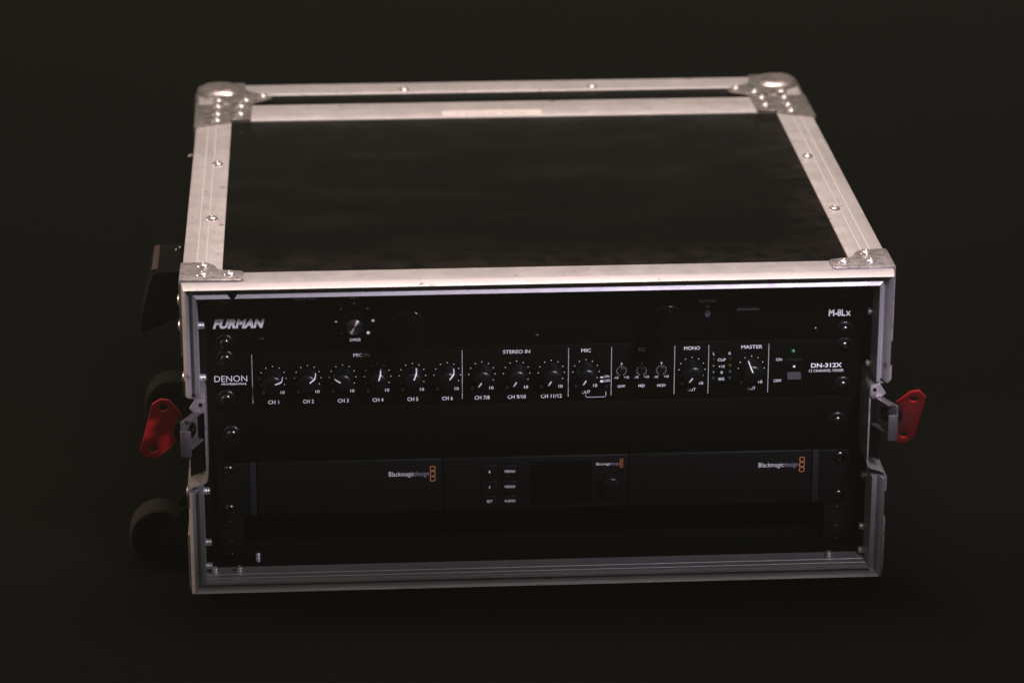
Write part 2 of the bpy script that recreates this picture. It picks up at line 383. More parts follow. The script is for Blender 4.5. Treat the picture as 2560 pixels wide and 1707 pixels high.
# front corner brackets (plate wrapping over the edge)
def smooth_poly(pts, it=2):
    for _ in range(it):
        q = []
        for i in range(len(pts)):
            a, b = Vector(pts[i]), Vector(pts[(i+1) % len(pts)]); q += [tuple(a*.75+b*.25), tuple(a*.25+b*.75)]
        pts = q
    return pts
def front_bracket(s):
    outline = [(-1.6, -33.4), (-1.6, 5.6), (.6, 7.6), (14, 6.2), (20.0, 4.6), (23.8, -.8), (26.0, -7.6), (29.4, -11.2), (37.5, -13.0), (43.6, -14.2), (45.6, -17.6), (45.2, -31.2), (43.2, -34.4)]
    m = MB(); m.prism(outline, lambda a, b, t: (s*(W-a), b, ZT+t), .15, 1.75)
    me = m.mesh(M_ZINC); bevel_mesh(me, .7, 2)
    br = part('corner_bracket', me, case)
    sd = MB().box(*sorted((s*(W+.15), s*(W+1.7))), -34, 6, -36.5, ZT+.9, .5).build('side_flange', M_ZINC, br)
    for a, y in ((15.6, -2), (15.4, -21.8), (35.2, -21.6)): rivet(br, s*(W-a), y, ZT+1.75)
    for z in (3, -17): rivet(br, s*(W+1.6), -20, z, (s, 0, 0))
    return br
front_bracket(-1); front_bracket(1)
for s in (-1, 1):
    for z in (-17.6, -58.6): rtail(lu if s < 0 else ru, s*(W-10.85), -20, z, (-s, 0, 0))
    for z in (-149.5, -191.5, -211.0): rtail(ll if s < 0 else rl, s*(W-10.85), -20, z, (-s, 0, 0))
    rivet(lu if s < 0 else ru, s*W, -20, -57.7, (s, 0, 0))
    for z in (-149.5, -191.5, -209.0): rivet(ll if s < 0 else rl, s*W, -20, z, (s, 0, 0))
for x in (-244.2, -225.8, 223.2): rtail(bot_rail, x, -23.6, ZB+10.85, (0, 0, 1))
for x in (-212,): # threaded stud standing behind the bottom rail
    prof = [(0, 8.4), (1.7, 8.3), (2.4, 7.8)]
    for k in range(7): prof += [(2.65, 7.4-k), (2.2, 6.9-k)]
    MB().lathe(prof+[(2.3, 0)], UPF(x, -4, ZB+10.2), 20).build('stud_bolt', M_BOLT, case, 60)
# rubber bumper peg under the top rail
MB().lathe([(0, 7.8), (2.0, 7.6), (3.3, 6.6), (3.7, 5.0), (3.7, 0)], lambda a, b, h: (-224.4+a, -38.2+b*.8, ZT-6.6-h), 24).build('rubber_bumper', M_RUB, case, 50)

# side corner strips (bottom protective plates on the outside of the right and left rails)
for s in (-1, 1):
    MB().box(*sorted((s*(W+.1), s*(W+1.6))), -36, 2, -222, -178, .6).build('corner_bracket', M_ZINC, case)

# rack rails with threaded holes
for s in (-1, 1):
    m = MB().box(*sorted((s*242.5, s*222.5)), 3.6, 6.2, ZB+12, PT-10, .3).box(*sorted((s*250.6, s*241.5)), 6.3, 8.6, ZB+12, PT-10, .3)
    rr = m.build('rack_rail', M_STEELB, case)
    for z in (-187, -202.5, -215.0+1.5):
        MB().lathe([(1.6, .0), (1.7, .35), (2.0, .4), (2.3, .2), (2.4, 0)], FRONT(s*232.6, z, 3.6), 20).build('threaded_hole', M_SCREW, rr, 50)

# ------------------------------------------------------------------ latches in the side rails
def latch(s):
    # pressed steel dish: section swept to the rear
    sec = [(.9, -54), (.9, -64.6), (-.2, -66.6), (-3.2, -67.6), (-9.5, -68.2), (-12.6, -69.8), (-13.8, -73.4), (-13.8, -131.5), (-12.8, -135.0), (-9.8, -136.9), (-4.0, -138.6), (-.9, -140.4), (.9, -143.2), (.9, -155)]
    ys = [-38.4, -36.8, -20, 0, 14, 24, 32, 40]; dep = [1, 1, 1, .97, .86, .66, .38, .05]
    m = MB(); n = len(sec)
    for layer in (0, 1):
        for y, d in zip(ys, dep):
            for (a, z) in sec:
                aa = a if a > 0 else a*d
                zz = z if a > -1 else (-104+(z+104)*(.6+.4*d))
                m.v.append((s*(W+aa-(1.3 if layer else 0)*(1 if a > -5 else 1)), y, zz))
    K = len(ys)
    for layer in (0, 1):
        for j in range(K-1):
            for i in range(n-1):
                b = layer*K*n+j*n+i; m.f.append((b, b+1, b+n+1, b+n))
    for i in range(n-1): m.f.append((i, i+1, K*n+i+1, K*n+i))
    root = bpy.data.objects.new('latch', m.mesh(M_ZINC, 50)); finish(root, case)
    # hinge tab below the upper rail end
    t = [(246.9, -68.6), (254.0, -67.6), (258.6, -75.0), (257.4, -76.8), (252.0, -79.6), (249.0, -79.4), (246.9, -77.4)]
    me = MB().prism(t, lambda a, b, q: (s*a, q, b), -40.2, -38.4).mesh(M_ZINC); bevel_mesh(me, .35); tab = part('hinge_tab', me, root)
    MB().lathe([(0, .7), (1.1, .6), (1.5, 0)], FRONT(s*250.2, -72.4, -40.2), 16).build('pin', M_KNOB, tab)
    # swinging hook plate reaching forward of the case front
    H = Vector((253.0, -36.0)); d = Vector((10.5, -24.0)); L = d.length; d.normalize(); nn = Vector((d.y, -d.x))*-1
    if nn.x < 0: nn = -nn
    def fp(u, q, z): p = H+d*u+nn*q; return (s*p.x, p.y, z)
    zt, zb = -78.0, -101.5
    hk = MB()
    def slab(u0, u1, q0, q1, z0, z1):
        v = [fp(u, q, z) for u in (u0, u1) for q in (q0, q1) for z in (z0, z1)]
        hk.add(v, [(0, 1, 3, 2), (4, 6, 7, 5), (0, 4, 5, 1), (2, 3, 7, 6), (0, 2, 6, 4), (1, 5, 7, 3)])
    slab(0, L, 0, 1.5, zb, zt)                       # web
    slab(0, L*.82, -4.6, -.05, zt-1.5, zt)           # top flange
    slab(0, L*.9, -4.6, -.05, zb, zb+1.5)            # bottom flange
    me = hk.mesh(M_LAMSTEEL); bevel_mesh(me, .3); hook = part('hook_plate', me, root)
    # folded hook lip
    lp = MB(); prof = [(L-.2, 1.5), (L+1.0, 1.2), (L+1.6, .2), (L+1.3, -2.2), (L-.6, -6.4), (L-1.9, -6.2), (L-.3, -1.6), (L-.4, 0)]
    for zz in (zb-3.4, zt-6.6):
        lp.v += [fp(u, q, zz) for u, q in prof]
    n = len(prof); lp.f = [tuple(range(n)), tuple(range(2*n-1, n-1, -1))]+[(i, (i+1) % n, n+(i+1) % n, n+i) for i in range(n)]
    me = lp.mesh(M_LAMSTEEL); bevel_mesh(me, .3); part('hook_lip', me, hook)
    # octagonal nut on the inner face
    c = H+d*(L*.42); oc = MB()
    for r, q0, q1 in ((6.2, -1.6, 0), (3.6, -3.0, -1.5)):
        poly = [(r*math.cos(math.radians(22.5+45*k)), r*math.sin(math.radians(22.5+45*k))) for k in range(8)]
        oc.prism(poly, lambda a, b, t: (lambda p: (s*p.x, p.y, -89.8+b))(c+d*a+nn*t), q0, q1)
    me = oc.mesh(M_GLOSS); bevel_mesh(me, .4); part('spindle_nut', me, hook)
    # twist spindle: steel disc and black rubber boss on the outer face
    ax = lambda a, b, h: (lambda p: (s*p.x, p.y, -89.8+b))(c+d*a+nn*h)
    MB().lathe([(0, 6.1), (6.4, 6.0), (7.1, 5.3), (7.1, 2.0), (6.6, 1.55)], ax, 32).build('spindle_disc', M_ZINC, hook, 40)
    MB().lathe([(0, 11.5), (6.5, 11.2), (8.1, 10.0), (8.1, 7.2), (7.4, 6.1)], ax, 32).build('rubber_boss', M_RUB, hook, 40)
    return root
latL = latch(-1); latR = latch(1)
# the red folding wings, upright planes beside the spindles
def wing(root, corners, holes, y0, y1, scale):
    # plate with two round holes: outline triangulated through bmesh
    bm = bmesh.new()
    def loop(pts, y): 
        vv = [bm.verts.new((x, y, z)) for x, z in pts]; return [bm.edges.new((vv[i], vv[(i+1) % len(vv)])) for i in range(len(vv))], vv
    hp = [[(hx+hr*math.cos(2*math.pi*k/24), hz+hr*math.sin(2*math.pi*k/24)) for k in range(24)] for hx, hz, hr in holes]
    edges = []; 
    for pts in [corners]+hp: e, _ = loop(pts, y0); edges += e
    bmesh.ops.triangle_fill(bm, edges=edges, use_beauty=True)
    r = bmesh.ops.extrude_face_region(bm, geom=bm.faces[:])
    for v in [q for q in r['geom'] if isinstance(q, bmesh.types.BMVert)]: v.co.y = y1
    bmesh.ops.recalc_face_normals(bm, faces=bm.faces)
    e = [e for e in bm.edges if len(e.link_faces) == 2 and e.calc_face_angle(0) > .5 and abs(e.verts[0].co.y-e.verts[1].co.y) < 1e-4]
    bmesh.ops.bevel(bm, geom=e, offset=.35, segments=2, profile=.5, affect='EDGES')
    for v in bm.verts: v.co = P(*v.co)
    me = bpy.data.meshes.new('w'); bm.to_mesh(me); bm.free(); me.materials.append(M_RED); me.shade_smooth(); me.set_sharp_from_angle(angle=math.radians(30))
    return part('red_wing', me, root, None, 'red painted wing plate with two holes')
def shift(pts, y):                                    # image-plane correction: same sight line, other depth
    k = (y+37.4); cx, cz = -162.677, 802.919; f = (y+2271.253)/(2271.253-37.4)
    return [(cx+(x-cx)*f, cz+(z-cz)*f)+tuple(r) for x, z, *r in pts]
def sight(pts, y0, ax, az, xc, zc):                   # depth follows the tilted plane of the plate
    o = []
    for x, z, *rr in pts:
        y = y0
        for _ in range(4):
            (X, Z, *_r), = shift([(x, z)], y); y = y0+ax*(X-xc)+az*(Z-zc)
        o.append((X, Z)+tuple(rr))
    return o
def tilt(o, y0, ax, az, xc, zc):                      # lean the flat-built plate onto that plane
    for v in o.data.vertices: v.co.y += .001*(ax*(v.co.x*1000-xc)+az*(v.co.z*1000-ZO-zc))
wa = (-3, .0, .0, -280, -92)
wl = wing(latL, sight([(-279.4, -67.8), (-273.4, -68.7), (-264.0, -80.6), (-266.0, -96.0), (-271.5, -105.0), (-284.1, -115.1), (-293.4, -112.6), (-295.9, -108.1), (-285.9, -71.9)], *wa), sight([(-277.7, -74.7, 3.1), (-286.2, -107.2, 3.1)], *wa), -1.6, -4.4, 1); tilt(wl, *wa)
wa = (-34, -.7, -.78, 277, -95)
wr = wing(latR, sight([(277.7, -75.3), (284.4, -74.4), (289.2, -79.4), (282.2, -111.1), (276.1, -116.1), (268.9, -116.2), (264.0, -104.0), (264.8, -85.2)], *wa), sight([(280.2, -81.2, 2.9), (273.6, -109.8, 2.9)], *wa), -32.4, -35.6, 1); tilt(wr, *wa)

# ------------------------------------------------------------------ wheels, carrying handle and strap on the left side
def side_wheel(y, tilt=0):
    cx, cz, R = -287.5, -208.0, 23.6
    br = MB().box(-263.6, -261.7, y-26, y+26, cz-14, cz+34, .6)
    b = br.build('wheel_bracket', M_STEELB, case)
    for q in (-16.5, 14.5):
        fk = MB().prism([(-263, cz+30), (-263, cz-12), (-283, cz-6), (-292, cz-4), (-292, cz+4), (-284, cz+8), (-272, cz+22)], lambda a, bb, t: (a, t, bb), y+q, y+q+2)
        fk.build('fork_arm', M_STEELB, b)
    wl = MB().lathe([(R*.80, -12.6), (R*.93, -12.6), (R*.985, -11.2), (R, -8), (R, 8), (R*.985, 11.2), (R*.93, 12.6), (R*.80, 12.6)], lambda a, bb, h: (cx+a, y+h, cz+bb), 48).build('wheel', M_TREAD, b, 40)
    MB().lathe([(0, -12.8), (4, -12.8), (4.4, -11), (R*.62, -10.4), (R*.80, -12.55), (R*.80, 12.55), (R*.62, 10.4), (4.4, 11), (4, 12.8), (0, 12.8)], lambda a, bb, h: (cx+a, y+h, cz+bb), 40).build('wheel_hub', M_RUB, b, 40)
side_wheel(40); side_wheel(318)
# black rubber stand foot flaring downwards, its lit upper edge put in as a brown bead
hz = -29.
hd = MB(); hd.prism([(-262, hz+5), (-286, hz+4.2), (-290.5, hz+2.2), (-292.5, hz-2), (-296.5, hz-15), (-300.5, hz-32), (-302.0, hz-42), (-300, hz-47), (-262, hz-30)], lambda a, b, t: (a, t, b), 123, 192)
me = hd.mesh(M_RUB); bevel_mesh(me, 1.6, 3); hd = part('stand_foot', me, case)
MB().tube([(-288.6, 129+i*8.4, hz+2.2) for i in range(8)], 3.0, 14, .8).build('lit_edge_bead', M_LITEDGE, hd, 50)
MB().lathe([(0, 3.0), (2.2, 2.5), (3.6, .8), (3.8, 0)], lambda a, b, h: (-271+a, 176+b, hz+4.8+h), 20).build('foot_screw', M_SCREW, hd, 50)
# small steel catch of the rear lid on the left and right walls
for s in (-1, 1):
    ct = MB().box(*sorted((s*(W+.2), s*(W+2.2))), 318, 352, -36, 10, .7).build('lid_catch', M_STEELB, case)
    MB().lathe([(0, 4.2), (1.0, 4.1), (1.6, 3.4), (1.6, 0)], lambda a, b, h: (s*(W+2.2+h), 334+a, 4+b), 18).build('pin', M_RIVET, ct, 50)

# ================================================================== REAR LID
lid = thing('rear_lid', (0, 445, -ZO), 'shallow black rear lid with aluminium edge and steel ball corners behind the case', 'case lid')
MB().box(-W+1.4, W-1.4, 402, 486, PT-9, PT, .4).build('top_panel', M_LAM, lid)
MB().box(-W+1.4, W-1.4, 477, 486, ZB+10.4, PT-9.2, .4).build('back_panel', M_STEELB, lid)
MB().box(-W+1.4, W-1.4, 402, 486, ZB+1.3, ZB+10.2, .4).build('bottom_panel', M_STEELB, lid)
for s in (-1, 1): MB().box(*sorted((s*(W-1.3), s*(W-10.2))), 402, 476.6, ZB+10.4, PT-9.2, .4).build('side_panel', M_STEELB, lid)
fr = MB().prism([(400.6, -1.25), (400.6, -.1), (400.7, .05), (423.2, .05), (423.7, -.2), (423.9, -1.2)], lambda a, b, t: (t, a, ZT+b), -W+.2, W-.2).build('front_rail', M_ALU, lid, 30)
bk = MB().prism([(455.6, -1.25), (455.8, -.3), (456.3, 0), (486.4, 0), (487.6, -.5), (488.2, -1.6), (488.2, -28), (487, -28), (487, -1.25)], lambda a, b, t: (t, a, ZT+b), -W+.2, W-.2).build('rear_rail', M_ALU, lid, 30)
for s in (-1, 1):
    o = [(0, -26), (0, -1.2), (.35, -.4), (1.1, 0), (29.2, 0), (29.5, -.3), (29.5, -1.25), (1.3, -1.25), (1.3, -26)]
    MB().prism(o, lambda a, b, t: (s*(W-a), t, ZT+b), 424.1, 455.4).build('edge_rail', M_ALU, lid, 30)
for x in (-83.3, 81.6): rivet(bk, x, 464, ZT)
def rear_corner(s):
    # ball corner of the lid: superellipsoid shell with a dished stacking top
    m = MB(); c = (s*(W-18.0), 467.0, 1.5); n, k = 44, 34; Rx, Ry, Rz = 23.0, 22.6, 26.0
    v = [];
    def se(t, e): return math.copysign(abs(t)**e, t)
    for j in range(k+1):
        ph = math.pi*(j/k)-math.pi/2
        for i in range(n):
            th = 2*math.pi*i/n; e1, e2 = .58, .78
            x = se(math.cos(ph), e1)*se(math.cos(th), e2)*Rx; y = se(math.cos(ph), e1)*se(math.sin(th), e2)*Ry; z = se(math.sin(ph), e1)*Rz
            rr = math.hypot(x, y)
            if z > 0 and rr < 13.0:
                q = rr/13.0; z -= 2.6*(1-q**2)**2
            v.append((c[0]+x, c[1]+y, c[2]+z))
    f = [(j*n+i, j*n+(i+1) % n, (j+1)*n+(i+1) % n, (j+1)*n+i) for j in range(k) for i in range(n)]
    me = m.add(v, f).mesh(M_AGED, 60); ball = part('ball_corner', me, lid)
    # its flange on the lid: arm running inwards along the strip
    o = [(4, 452), (12, 441.5), (20, 438.0), (27, 431.0), (33.5, 427.6), (40, 426.0), (46, 424.9), (52, 429), (58, 434.0), (62, 437.4), (63.8, 442.0), (62, 448.0), (56, 452.5), (50, 456.5), (44, 462.0), (40.5, 470), (39.5, 488.6), (22, 488.4), (4, 470)]
    me = MB().prism(o, lambda a, b, t: (s*(W-a), b, ZT+t), .2, 2.0).mesh(M_AGED); bevel_mesh(me, .8, 2); fl = part('flange', me, ball)
    for a, y in ((40.8, 432.4), (55.6, 444.6), (17.4, 432.5)): rivet(fl, s*(W-a), y, ZT+2.0)
    MB().box(*sorted((s*(W+.15), s*(W+1.8))), 428, 486, -44, ZT, .6).build('side_flange', M_AGED, ball)
    # brace plate on the case side of the seam
    o = [(-1.8, 423.4), (46.6, 423.4), (46.3, 401.0), (46.0, 377.2), (31.0, 377.2), (29.4, 374.0), (26.0, 369.8), (20.0, 367.0), (8, 361.8), (-1.8, 357.8)]
    up = [(-1.8, 423.4), (46.6, 423.4), (46.4, 401.2), (-1.8, 401.2)]
    me = MB().prism(up, lambda a, b, t: (s*(W-a), b, ZT+t), .2, 1.7).mesh(M_AGED); bevel_mesh(me, .5); p1 = part('corner_bracket', me, lid)
    for a, y in ((17.2, 415.2), (36.8, 414.8)): rivet(p1, s*(W-a), y, ZT+1.7)
    lo = [(-1.8, 400.0)]+[(46.3, 400.0)]+o[3:]
    me = MB().prism(lo, lambda a, b, t: (s*(W-a), b, ZT+t), .2, 1.7).mesh(M_AGED); bevel_mesh(me, .5); p2 = part('corner_bracket', me, case)
    for a, y in ((17.2, 392), (36.8, 391.6), (17.2, 373.4)): rivet(p2, s*(W-a), y, ZT+1.7)
    MB().box(*sorted((s*(W+.15), s*(W+1.7))), 358, 399.8, -40, ZT+.8, .6).build('side_flange', M_AGED, p2)
rear_corner(-1); rear_corner(1)

# ================================================================== UNIT 1: POWER CONDITIONER
pc = thing('power_conditioner', (0, 120, -45), 'black FURMAN power conditioner with dimmer knob in the top rack slot', 'power conditioner')
pc['label'] = 'black power conditioner with silver dimmer knob filling the topmost rack slot'
MB().box(-241.3, 241.3, 0, 3, -45.4, -.8, .5).build('front_panel', M_PANEL, pc)
MB().box(-216, 216, 3.2, 230, -43, -3, .5).build('chassis', M_STEELB, pc)
for x in (-232.6, 232.6):
    rack_screw(pc, x, -7.2); rack_screw(pc, x, -39.0)
YP = -.12
L = Print()
word(L, 'FURMAN', -240.6, -27.3, 36.6, 6.6, YP, shear=.27, bold=.055, spacing=1.03)
word(L, 'DIMMER', -139.3, -39.9, 8.2, 2.3, YP, bold=.006)
word(L, 'CIRCUIT RESET', -180.1, -6.6, 17.0, 2.3, YP)
word(L, 'LIGHTS', -139.2, -6.4, 7.2, 2.3, YP)
word(L, 'PROTECTION', 122.3, -15.0, 12.2, 2.2, YP)
word(L, 'OK', 127.2, -19.3, 2.6, 2.2, YP)
word(L, 'M-8L', 220.2, -27.7, 12.5, 5.0, YP, bold=.03)
word(L, 'x', 233.1, -27.7, 3.8, 5.2, YP, bold=.02)
for i, (x, z, r) in enumerate(((-145.4, -33.4, .5), (-149.3, -24.0, .75), (-145.5, -14.2, .8), (-135.7, -10.0, .85), (-125.8, -14.0, 1.0), (-121.8, -23.7, 1.2), (-125.5, -33.3, 1.25))): disc2(L, x, z, r, YP, 18)
L.build(pc)
kb = MB().lathe([(8.2, 0), (8.2, .9), (7.2, 1.2), (6.7, 1.3), (6.5, 13.0), (6.2, 13.7), (5.9, 13.9)], FRONT(-135.9, -23.9, 0), 40).build('dimmer_knob', M_KNOB, pc, 40)
def spun_cap():
    me = MB().lathe([(0, 14.05), (1.5, 14.05), (5.0, 14.0), (5.9, 13.75)], FRONT(-135.9, -23.9, 0), 64).mesh(M_SPUN, 40)
    return part('knob_cap', me, kb)
spun_cap()
nt = M_SPUN.node_tree; tg = nt.nodes.new('ShaderNodeTangent'); tg.direction_type = 'RADIAL'; tg.axis = 'Y'
cap_tc = nt.nodes.new('ShaderNodeTexCoord'); sub = nt.nodes.new('ShaderNodeVectorMath'); sub.operation = 'SUBTRACT'; sub.inputs[1].default_value = P(-135.9, -14, -23.9)
crs = nt.nodes.new('ShaderNodeVectorMath'); crs.operation = 'CROSS_PRODUCT'; crs.inputs[1].default_value = (0, 1, 0)
nrm = nt.nodes.new('ShaderNodeVectorMath'); nrm.operation = 'NORMALIZE'
nt.links.new(cap_tc.outputs['Object'], sub.inputs[0]); nt.links.new(sub.outputs[0], crs.inputs[0]); nt.links.new(crs.outputs[0], nrm.inputs[0])
nt.links.new(nrm.outputs[0], bsdf(M_SPUN).inputs['Tangent'])
for x in (-96, 96):
    tb = MB().lathe([(0, 40), (9.4, 40), (10.2, 39.2), (10.4, 38), (10.4, 18)], FRONT(x, -24, 0), 48).build('light_tube', M_TUBE, pc, 40)
    MB().lathe([(10.4, 18.4), (13.0, 18.3), (13.5, 18.0), (13.9, 17.5), (14.15, 16.9), (14.2, 16.2), (14.2, 11), (13.8, 10.4), (13.6, 0)], FRONT(x, -24, 0), 96).build('collar', M_GLOSS, tb, 50)
ln = MB().lathe([(2.9, 0), (2.9, .8), (2.5, 1.0)], FRONT(128.5, -24, 0), 24).build('indicator_lens', M_KNOB, pc, 50)
m = MB()
for r in (.5, 1.0, 1.5, 2.0): m.lathe([(r-.22, .9), (r-.1, 1.15), (r+.1, 1.15), (r+.22, .9)], FRONT(128.5, -24, 0), 28)
m.build('lens_rings', M_LENS, ln, 60)
def rocker(parent, x0, x1, z0, z1, ztop, dep, name='power_switch'):
    fr_ = MB().box(x0-1.2, x1+1.2, -1.0, .3, z0-1.2, z1+1.2, .4).build(name, M_KNOB, parent)
    zm = z0+(z1-z0)*ztop
    m = MB().prism([(z1, -.6), (zm, -1.6), (z0+.6, -dep), (z0, -dep+.8), (z0, -.4)], lambda a, b, t: (t, b, a), x0, x1)
    me = m.mesh(M_ROCK); bevel_mesh(me, .3); part('rocker', me, fr_); return fr_
MB().box(149.0, 168.2, -1.0, .3, -38.5, -15.8, .4).build('power_switch', M_PANEL, pc)
sw = pc.children[-1]
me = MB().prism([(-16.4, -.6), (-17.2, -3.4), (-20.0, -4.9), (-37.6, -1.2), (-37.6, -.4)], lambda a, b, t: (t, b, a), 149.9, 167.2).mesh(M_PANEL); bevel_mesh(me, .3); rk = part('rocker', me, sw)
MB().prism([(-17.3, -3.75), (-17.5, -3.9), (-20.0, -5.2), (-20.0, -5.0)], lambda a, b, t: (t, b, a), 150.2, 166.9).build('rocker_lit_strip', M_ROCK, rk)  # strip laid on the rocker to paint its lit upper facet
MB().lathe([(0, .9), (1.5, .8), (2.2, .2), (2.3, 0)], FRONT(210.5, -38.6, 0), 20).build('panel_screw', M_SCREW, pc, 50)
for x, z in ((0.4, -39.2), (-205, -37.2)): MB().lathe([(0, .9), (1.5, .8), (2.2, .2), (2.3, 0)], FRONT(x, z, 0), 20).build('panel_screw', M_SCREW, pc, 50)

# ================================================================== UNIT 2: MIXER
mx = thing('audio_mixer', (0, 100, -91), 'black twelve channel rack mixer with twelve round knobs and white lettering', 'audio mixer')
MB().box(-241.3, 241.3, 0, 3, -91.4, -46.0, .5).build('front_panel', M_PANEL, mx)
MB().box(-216, 216, 3.2, 180, -89, -48, .5).build('chassis', M_STEELB, mx)
for x in (-232.6, 232.6): rack_screw(mx, x, -51.6); rack_screw(mx, x, -83.4)
L = Print(); ZK = -68.3
def wcap(mb, t, x, z, wdt, cap, **k): word(mb, t, x, z, wdt, cap, YP, **k)
wcap(L, 'DENON', -240.8, -70.0, 24.4, 4.8, bold=-.006); wcap(L, 'PROFESSIONAL', -235.9, -72.5, 18.9, 1.35, shear=.3, bold=.02)
wcap(L, 'MIC IN', -136.8, -52.3, 12.0, 2.7, bold=.004); wcap(L, 'STEREO IN', -24.8, -52.3, 20.3, 2.7, bold=.004)
wcap(L, 'MIC', 34.0, -52.5, 7.1, 2.7, bold=.006); wcap(L, 'EQ', 77.1, -52.5, 4.9, 2.7, bold=.004)
wcap(L, 'MONO', 111.5, -52.5, 12.0, 2.7, bold=.006); wcap(L, 'MASTER', 154.8, -52.5, 15.9, 2.7, bold=.006)
chan = ['CH 1', 'CH 2', 'CH 3', 'CH 4', 'CH 5', 'CH 6', 'CH 7/8', 'CH 9/10', 'CH 11/12']
KX = [-197.3+26.1*i for i in range(9)]+[37.6, 117.8, 162.8]
for i, t in enumerate(chan): wcap(L, t, KX[i]+.1, -88.6, {4: 8.1, 6: 11.4, 7: 13.7, 8: 15.8}[len(t)], 2.85, align='C', bold=.004)
for x in KX:
    for k in range(11):
        a = math.radians(-150+30*k); disc2(L, x+9.9*math.sin(a), ZK+9.75*math.cos(a), .36, YP, 10)
    wcap(L, '0', x-8.1, -80.6, 1.7, 2.3); wcap(L, '10', x+5.6, -80.6, 3.0, 2.3, bold=.004)
wcap(L, 'OUT', 34.5, -85.7, 6.5, 2.35); wcap(L, 'OUT', 114.4, -85.7, 6.5, 2.35); wcap(L, 'OUT', 159.8, -85.7, 6.5, 2.35)
wcap(L, 'ON', 51.6, -73.3, 3.5, 1.9); wcap(L, 'OFF', 51.6, -76.8, 4.5, 1.9)
quad2(L, 48.1, 51.2, -73.5, -73.2, YP); quad2(L, 48.7, 50.6, -73.2, -72.4, YP); quad2(L, 48.1, 51.2, -77.0, -76.7, YP); quad2(L, 48.6, 50.7, -76.7, -75.2, YP)
stroke2(L, [(37.6, -86.9), (37.6, -88.0), (38.3, -88.8), (52.2, -88.8), (52.9, -88.1), (52.9, -84.8)], .32, YP)
for x, t in ((64.5, 'LOW'), (79.7, 'MID'), (94.6, 'HIGH')):
    wcap(L, t, x+.1, -81.6, {'LOW': 5.5, 'MID': 4.6, 'HIGH': 6.1}[t], 2.15, align='C', bold=.006)
    wcap(L, '0', x+.05, -63.6, 1.25, 1.9, align='C'); wcap(L, '-10', x-5.6, -74.5, 3.2, 1.9, bold=.004); wcap(L, '+10', x+2.0, -74.4, 3.6, 1.9, bold=.004)
    for k in range(11):
        a = math.radians(-150+30*k); sx, cz = math.sin(a), math.cos(a)
        stroke2(L, [(x+3.45*sx, ZK+3.45*cz), (x+3.85*sx, ZK+3.85*cz)], .3, YP)
for x in (-212.6, -55.5, 24.4, 56.8, 104.5, 130.2, 175.7):
    for k in range(28): quad2(L, x-.23, x+.23, -49.1-k*1.4-.74, -49.1-k*1.4, YP)
wcap(L, 'L', 133.5, -57.1, 1.4, 2.1, bold=.006); wcap(L, 'R', 145.4, -57.1, 1.8, 2.1, bold=.006)
wcap(L, 'CLIP', 137.2, -62.1, 6.0, 2.1, bold=.006); wcap(L, '+10', 138.0, -67.4, 4.5, 2.0, bold=.006); wcap(L, '0', 139.5, -72.2, 1.7, 2.0, bold=.006); wcap(L, 'SIG', 138.0, -77.5, 4.4, 2.1, bold=.006)
wcap(L, 'ON', 181.4, -63.0, 4.5, 2.3); wcap(L, 'OFF', 180.1, -80.1, 5.8, 2.3)
wcap(L, 'DN-312X', 208.2, -68.9, 23.4, 3.3, bold=.022); wcap(L, '12 CHANNEL MIXER', 206.8, -72.6, 26.3, 2.1)
L.build(mx)
# knobs: skirted, slightly domed, with a white pointer line over face and flank
KP = [(0, 14.6), (2.2, 14.55), (4.4, 14.3), (6.0, 13.8), (6.75, 13.2), (7.05, 12.4), (7.75, 1.6), (7.9, .6), (7.9, 0)]
knob_me = MB().lathe(KP, L0, 40).mesh(M_KNOB, 50, False)
def pointer_mesh():
    m = MB(); pr = [(1.9, 14.62), (4.4, 14.35), (6.02, 13.87), (6.80, 13.26), (7.12, 12.4), (7.72, 3.4)]; hw = .46
    for r, h in pr: m.v += [(-hw, r, h), (hw, r, h)]
    m.f = [(2*i, 2*i+1, 2*i+3, 2*i+2) for i in range(len(pr)-1)]
    return m.mesh(M_WHITE, 60, False)
ptr_me = pointer_mesh()
angs = [72, 51, -61, 17, 22, 39, -148, -150, -150, -150, -146, -22]
def knob_world(x, ang):                              # local +Z -> towards the viewer (-Y), local +Y -> up at angle 0
    R = Matrix(((1, 0, 0, 0), (0, 0, -1, 0), (0, 1, 0, 0), (0, 0, 0, 1)))
    return Matrix.Translation(P(x, 0, ZK)) @ R @ Matrix.Rotation(math.radians(-ang), 4, 'Z')
for x, a in zip(KX, angs):
    k = part('volume_knob', knob_me, mx, knob_world(x, a)); part('pointer', ptr_me, k, knob_world(x, a))
trim_me = MB().lathe([(0, -.2), (.3, .35), (1.7, .5), (2.3, .35), (2.5, 0)], L0, 24).mesh(M_KNOB, 50, False)
for x in (64.5, 79.7, 94.6): part('trim_knob', trim_me, mx, knob_world(x, 0))
bt = MB().lathe([(0, 1.0), (1.2, 1.0), (1.5, .7), (1.5, 0)], FRONT(53.2, -81.2, 0), 20).build('mic_button', M_KNOB, mx, 50)
led_prof = [(0, 1.5), (.5, 1.42), (.95, 1.05), (1.25, .4), (1.3, 0)]
def led(x, z, mt, s=1.): return MB().lathe([(r*s, h*s) for r, h in led_prof], FRONT(x, z, 0), 20).build('led', mt, mx, 60)
for x in (134.0, 146.3):
    led(x, -60.2, M_LEDR); led(x, -65.7, M_LEDY); led(x, -70.7, M_LEDD); led(x, -75.8, M_LEDD)
led(194.3, -55.2, M_ON, 1.12)
sw = MB().box(188.3, 201.6, -1.2, .3, -81.6, -61.2, .35).build('power_switch', M_KNOB, mx)
